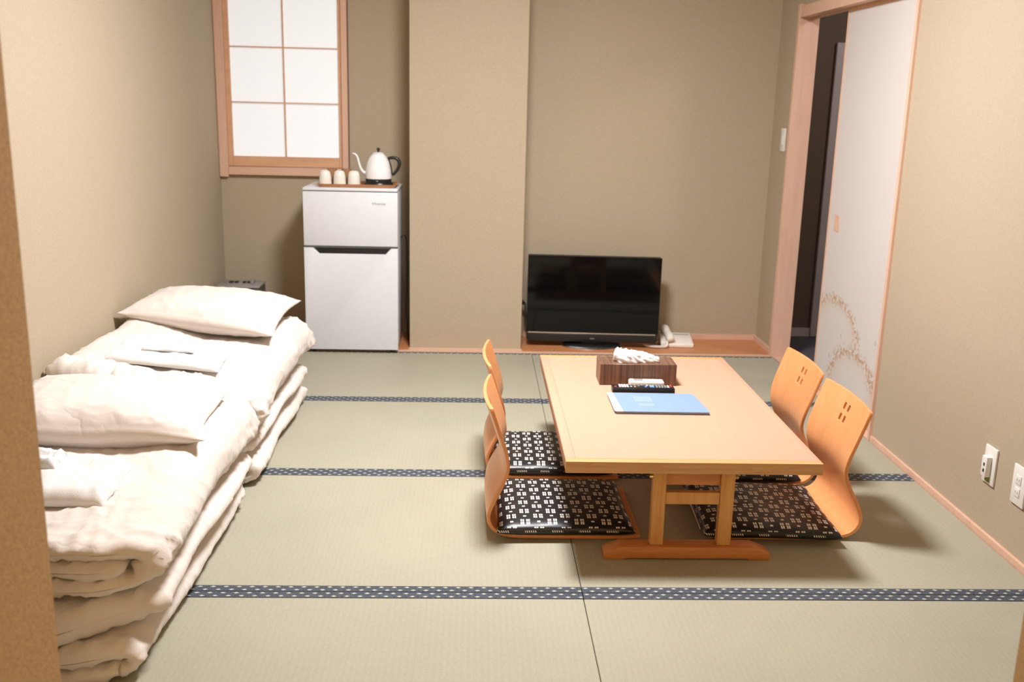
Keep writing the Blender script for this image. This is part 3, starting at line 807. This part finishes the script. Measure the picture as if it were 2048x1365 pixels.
def trestle(y, s):
    e_ = 'foot_rail'
    zf = .030
    bm = bmesh.new()
    pl_ = [(.388, 0), (.448, 0), (.456, .004), (.812, .004), (.820, 0), (.881, 0), (.881, .020), (.850, zf+.002), (.828, zf+.010), (.440, zf+.010), (.418, zf+.002), (.388, .020)]
    ft = rel(prism('foot_rail', pl_, 'y', y, y+.058, M['foot'], None, .0025), tb)
    for x0, x1 in ((.524, .563), (.723, .764)):
        lg_ = rel(box('leg', x0, x1, y+.014, y+.044, zf+.0105, TT-.0345, M['leg'], None, .0025), tb)
    rel(box('stretcher', .5635, .7225, y+.018, y+.040, .168, .205, M['leg'], None, .002), tb)
    rel(box('apron_rail', .5635, .7225, y+.024, y+.044, .226, TT-.0345, M['foot'], None, .002), tb)
    for x, d in ((.5235, -1), (.7645, 1)):
        bm = bmesh.new(); bmesh.ops.create_cone(bm, cap_ends=True, segments=20, radius1=.0065, radius2=.005, depth=.010)
        bmesh.ops.rotate(bm, verts=bm.verts, matrix=Matrix.Rotation(PI/2*d, 3, 'Y')); bmesh.ops.translate(bm, verts=bm.verts, vec=(x+d*.005, y+.024, .252))
        rel(bmobj('brass_bolt', bm, M['brass'], None, True), tb)
trestle(2.655, 1); trestle(3.72, -1)

# tissue box
tbx = empty('tissue_box_cover', (.588, 3.452, TT+.0006), math.radians(-.4), 'dark walnut tissue box cover near the far end of the low table', 'tissue box')
bm = bmesh.new()
bbox(bm, -.138, .138, -.058, .058, 0, .0775, .0015, 1)
o = bmobj('box_body', bm, M['tissue_wood'], tbx, True)
prism('slot', [(.078*math.cos(2*PI*i/32)*1.02, .017*math.sin(2*PI*i/32)-.012) for i in range(32)], 'z', .0776, .0783, M['black_matte'], tbx)
# tissue: crumpled fan
verts, faces = [], []
nu, nv = 90, 40
for i in range(nu+1):
    u = i/nu
    end = math.sqrt(max(0, 1-(1-min(min(u/.10, (1-u)/.04), 1))**2))
    h = (.033*(1-u)**.8+.011)*end+.0015
    d = (.024*(1-u)**.5+.008)*end+.001
    for j in range(nv+1):
        a_ = PI*j/nv
        q = noise.noise(Vector((u*9+2*math.sin(a_*2), a_*2.2, 3)))
        fold = (1-abs(noise.noise(Vector((u*7, a_*1.6+u*3, 8))))*2)**2
        f = 1+.22*q+.20*fold*math.sin(a_)
        verts.append((-.075+.158*u-.012*math.sin(a_)*(1-u), -.012-math.cos(a_)*d*f, .0785+(math.sin(a_)**.8)*h*f))
for i in range(nu):
    for j in range(nv):
        a = i*(nv+1)+j; faces.append((a, a+1, a+nv+2, a+nv+1))
ts = meshobj('tissue', verts, faces, M['tissue'], tbx, True)

# remotes and folder
rc = empty('remote_control', (.592, 3.306, TT+.0006), math.radians(-.8), 'long black remote control with coloured buttons lying in front of the tissue box', 'remote control')
box('body', -.109, .109, -.023, .023, 0, .022, M['black'], rc, .004)
bt = []
for c_ in (-.098,): bt += [(c_, -.010, M['btn_red'])]
for i, x in enumerate((-.082, -.073, -.064, -.055)):
    for y in (-.012, 0, .012): bt.append((x, y, M['btn_white']))
bt += [(-.043, -.008, M['btn_teal']), (-.043, .010, M['btn_grey']), (-.030, -.010, M['btn_orange']), (-.030, .008, M['btn_grey']), (-.016, 0, M['btn_grey']), (-.004, .010, M['btn_grey'])]
bt += [(.008, -.010, M['btn_blue']), (.014, .006, M['btn_white']), (.026, -.012, M['btn_blue']), (.034, -.012, M['btn_blue']), (.026, .002, M['btn_teal']), (.034, .002, M['btn_teal'])]
for x in (.047, .057, .067, .077):
    for y in (-.013, -.003, .007): bt.append((x, y, M['btn_grey']))
bt += [(.087, -.010, M['btn_white']), (.087, .004, M['btn_white']), (.098, -.002, M['btn_red']), (.098, .012, M['btn_red'])]
for x, y, m_ in bt: box('button', x-.0036, x+.0036, y-.0042, y+.0042, .0221, .0242, m_, rc, .0008, 1)
rw = empty('air_conditioner_remote', (.612, 3.362, TT+.0006), math.radians(-2), 'slim white remote control between the black one and the tissue box', 'remote control')
box('body', -.062, .062, -.021, .021, 0, .029, M['white_plastic'], rw, .006, 3)
box('display', -.045, -.012, -.012, .012, .0292, .0298, M['grey_top'], rw); box('button', .01, .03, -.008, .008, .0292, .0306, M['btn_white'], rw, .001)
fd = empty('document_folder', (.617, 3.160, TT+.0006), math.radians(-.5), 'pale blue document folder lying flat on the low table', 'folder')
poly = [(-.151, -.104), (.153, -.104), (.153, -.085), (.135, .100), (.120, .104), (-.140, .104), (-.151, .10)]
prism('back_cover', [(-.153, -.105), (.155, -.105), (.155, -.08), (.140, .098), (.124, .106), (-.153, .106)], 'z', 0, .0012, M['blue'], fd)
prism('pages', [(-.150, -.102), (.150, -.102), (.150, -.085), (.133, .100), (.118, .102), (-.150, .102)], 'z', .0013, .0075, M['page'], fd)
prism('front_cover', [(-.128, -.106), (.155, -.106), (.155, -.08), (.140, .098), (.124, .107), (-.138, .107)], 'z', .0077, .0090, M['blue'], fd)
prism('spine_strip', [(-.157, -.100), (-.150, -.106), (-.1285, -.106), (-.1385, .107), (-.158, .107)], 'z', .0077, .0095, M['paper'], fd)
box('cover_label', -.075, -.015, .0, .062, .0092, .0094, M['blue_label'], fd); box('cover_label', -.066, -.015, -.048, -.014, .0092, .0094, M['blue_label'], fd)

# ------------------------------------------------------------------ legless chairs and cushions
def chair_shell():
    prof = [(-.47, .016), (-.45, .013), (-.40, .0115), (-.30, .0115), (-.20, .0115), (-.12, .0118), (-.07, .0145), (-.03, .027), (-.008, .050), (-.002, .080),
            (-.014, .120), (-.036, .165), (-.052, .205), (-.056, .235), (-.050, .275), (-.036, .320), (-.019, .370), (-.002, .420)]
    pts = [Vector((p[0], 0, p[1])) for p in prof]
    D = []
    for i in range(len(pts)-1):
        p0, p1, p2, p3 = pts[max(i-1, 0)], pts[i], pts[i+1], pts[min(i+2, len(pts)-1)]
        n = max(3, int((p2-p1).length/.006)) if pts[i].z > .02 else 5
        for q in range(n):
            t = q/n; D.append(.5*((2*p1)+(-p0+p2)*t+(2*p0-5*p1+4*p2-p3)*t*t+(-p0+3*p1-3*p2+p3)*t**3))
    D.append(pts[-1])
    # cross lines, with lines on the hole borders
    hw, gap = .0072, .0170
    ys = [-.195, -.19, -.175, -.15, -.12, -.09, -.065, -.04, -gap-hw, -gap, -gap+hw, -.005, 0, .005, gap-hw, gap, gap+hw, .04, .065, .09, .12, .15, .175, .19, .195]
    # arc rows nearest to hole borders are snapped
    zs = [p.z for p in D]
    holes = [(.328, .350), (.364, .386)]
    for a, b in holes:
        for zt_ in (a, b):
            cand = [i for i in range(len(D)) if D[i].z > .25]
            i = min(cand, key=lambda q: abs(D[q].z-zt_)); D[i] = Vector((D[i].x+(zt_-D[i].z)*.35, 0, zt_))
    bm = bmesh.new(); G = []
    for p in D:
        row = []
        wz = 1-.06*math.exp(-((p.z-.205)/.06)**2)
        if p.z > .405: wz *= 1-.02*((p.z-.405)/.015)**2
        back = sstep(.03, .16, p.z)
        top_drop = 0
        for y in ys:
            t = y/.195
            if p.z < .03 and p.x < -.44: pass
            cx = .019*back*(1-t*t)                  # hollow of the back: centre lies farther back
            row.append(bm.verts.new((p.x+cx-.004*back, y*wz, p.z)))
        G.append(row)
    for i in range(len(D)-1):
        for j in range(len(ys)-1):
            zc = (D[i].z+D[i+1].z)/2; yc = (ys[j]+ys[j+1])/2
            if D[i].z > .25 and any(a < zc < b for a, b in holes) and abs(abs(yc)-gap) < hw: continue
            bm.faces.new((G[i][j], G[i][j+1], G[i+1][j+1], G[i+1][j]))
    o = bmobj('chair_shell_tmp', bm, M['chair'], None, False)
    md = o.modifiers.new('s', 'SOLIDIFY'); md.thickness = .011; md.offset = 0
    mb = o.modifiers.new('b', 'BEVEL'); mb.width = .0018; mb.segments = 2; mb.limit_method = 'ANGLE'; mb.angle_limit = math.radians(50)
    bpy.context.view_layer.update()
    me = bpy.data.meshes.new_from_object(o.evaluated_get(bpy.context.evaluated_depsgraph_get()))
    bpy.data.objects.remove(o)
    return me
shell = chair_shell()
# split the bent plywood into backrest and seat pieces by height
def sub_mesh(me, keep, name):
    bm = bmesh.new(); bm.from_mesh(me)
    bmesh.ops.delete(bm, geom=[f for f in bm.faces if not keep(f.calc_center_median())], context='FACES')
    m2 = bpy.data.meshes.new(name); bm.to_mesh(m2); bm.free()
    m2.materials.clear(); m2.materials.append(M['chair'])
    m2.polygons.foreach_set('use_smooth', [True]*len(m2.polygons))
    try: m2.set_sharp_from_angle(angle=math.radians(38))
    except Exception: pass
    return m2
back_me = sub_mesh(shell, lambda c: c.z > .12, 'backrest'); seat_me = sub_mesh(shell, lambda c: c.z <= .12, 'seat')
def cushion_mesh():
    n = 64; verts = []
    hx, hy = .212, .206
    for s in (1, -1):
        for j in range(n+1):
            for i in range(n+1):
                u = -1+2*i/n; v_ = -1+2*j/n
                U = math.sin(u*PI/2)*.45+u*.55; V = math.sin(v_*PI/2)*.45+v_*.55
                e = ((1-abs(U)**9)*(1-abs(V)**9))
                h = max(0, e)**.5
                x = hx*U*(1-.030*(1-V*V)); y = hy*V*(1-.020*(1-U*U))
                rr = .014
                z = (.026*h*(1+.12*(1-U*U)*(1-V*V))+.0025*noise.noise(Vector((U*4, V*4, 2)))*h) if s > 0 else -.018*h
                verts.append((x, y, z+.0))
    N = (n+1)**2; bm = bmesh.new(); V_ = [bm.verts.new(p) for p in verts]
    def id_(s, i, j):
        if i in (0, n) or j in (0, n): s = 0
        return s*N+j*(n+1)+i
    for s in (0, 1):
        for j in range(n):
            for i in range(n):
                f = [id_(s, i, j), id_(s, i+1, j), id_(s, i+1, j+1), id_(s, i, j+1)]
                try: bm.faces.new([V_[t] for t in (f if s == 0 else f[::-1])])
                except ValueError: pass
    bmesh.ops.delete(bm, geom=[v for v in bm.verts if not v.link_faces], context='VERTS')
    me = bpy.data.meshes.new('cushion'); bm.to_mesh(me); bm.free(); me.materials.append(M['cushion'])
    me.polygons.foreach_set('use_smooth', [True]*len(me.polygons)); return me
cm = cushion_mesh()
first = None
for k_, (x, y, rz, lab, clab, cx) in enumerate([
    (.047, 2.985, PI, 'bent wooden legless chair at the left side of the table, nearer the camera', 'black patterned cushion on the left chair nearer the camera', .285),
    (.047, 3.475, PI, 'bent wooden legless chair at the left side of the table, farther from the camera', 'black patterned cushion on the left chair farther from the camera', .285),
    (1.203, 2.990, 0, 'bent wooden legless chair at the right side of the table, nearer the camera', 'black patterned cushion on the right chair nearer the camera', .925),
    (1.205, 3.425, 0, 'bent wooden legless chair at the right side of the table, farther from the camera', 'black patterned cushion on the right chair farther from the camera', .940)]):
    e_ = empty('legless_chair', (x, y, .0008), rz, lab, 'chair', 'legless chairs around the low table')
    for nm, me in (('backrest', back_me), ('seat', seat_me)):
        o = bpy.data.objects.new(nm, me); C.objects.link(o); o.parent = e_
        o.location = (0, 0, -.0045)
    c_ = bpy.data.objects.new('seat_cushion', cm); C.objects.link(c_)
    c_.location = (cx, y-(.014, .004, .036, .006)[k_], .0325); c_.rotation_euler = (0, 0, (.012, -.01, -.035, .01)[k_])
    tag(c_, clab, 'cushion', 'black patterned cushions on the legless chairs')
    if k_ == 2:
        z_ = tube('zipper', [(-.2125, -.15, -.004), (-.2105, 0, -.002), (-.2125, .15, -.004)], .0028, M['silver'], c_, 8)

# ------------------------------------------------------------------ sockets and switch
def plate(name, label, y, z, hy=.035, hz=.06):
    e_ = empty(name, (XR, y, z), 0, label, 'socket')
    box('cover_plate', -.007, 0, -hy, hy, -hz, hz, M['white_plastic'], e_, .0025)
    return e_
s1 = plate('wall_socket', 'white wall socket with a plugged-in white adaptor and green tab, on the right wall', 2.842, .236)
a_ = box('adaptor', -.024, -.0072, -.014, .016, -.036, .030, M['white_plastic'], s1, .003)
for z in (.004, -.016):
    q = box('adaptor_port', -.0246, -.0241, -.005, .003, z-.005, z+.005, M['black'], a_)
box('green_tab', -.009, -.0072, -.012, .014, -.052, -.037, M['green'], s1)
s2 = plate('wall_socket', 'white double wall socket nearest the camera at the right edge of the photo', 2.672, .236)
for z in (.018, -.020):
    b_ = box('socket_face', -.0092, -.0071, -.013, .013, z-.014, z+.014, M['white_plastic'], s2, .001)
    for y in (-.0055, .0055): box('socket_slot', -.0096, -.0091, y-.0008, y+.0008, z-.004, z+.004, M['seam'], b_)
sw = empty('light_switch', (XR, 5.255, 1.14), 0, 'white light switch on the right wall beside the door frame', 'switch')
box('cover_plate', -.007, 0, -.035, .035, -.06, .06, M['white_plastic'], sw, .0025); box('rocker', -.011, -.0072, -.012, .012, -.025, .025, M['white_plastic'], sw, .001)
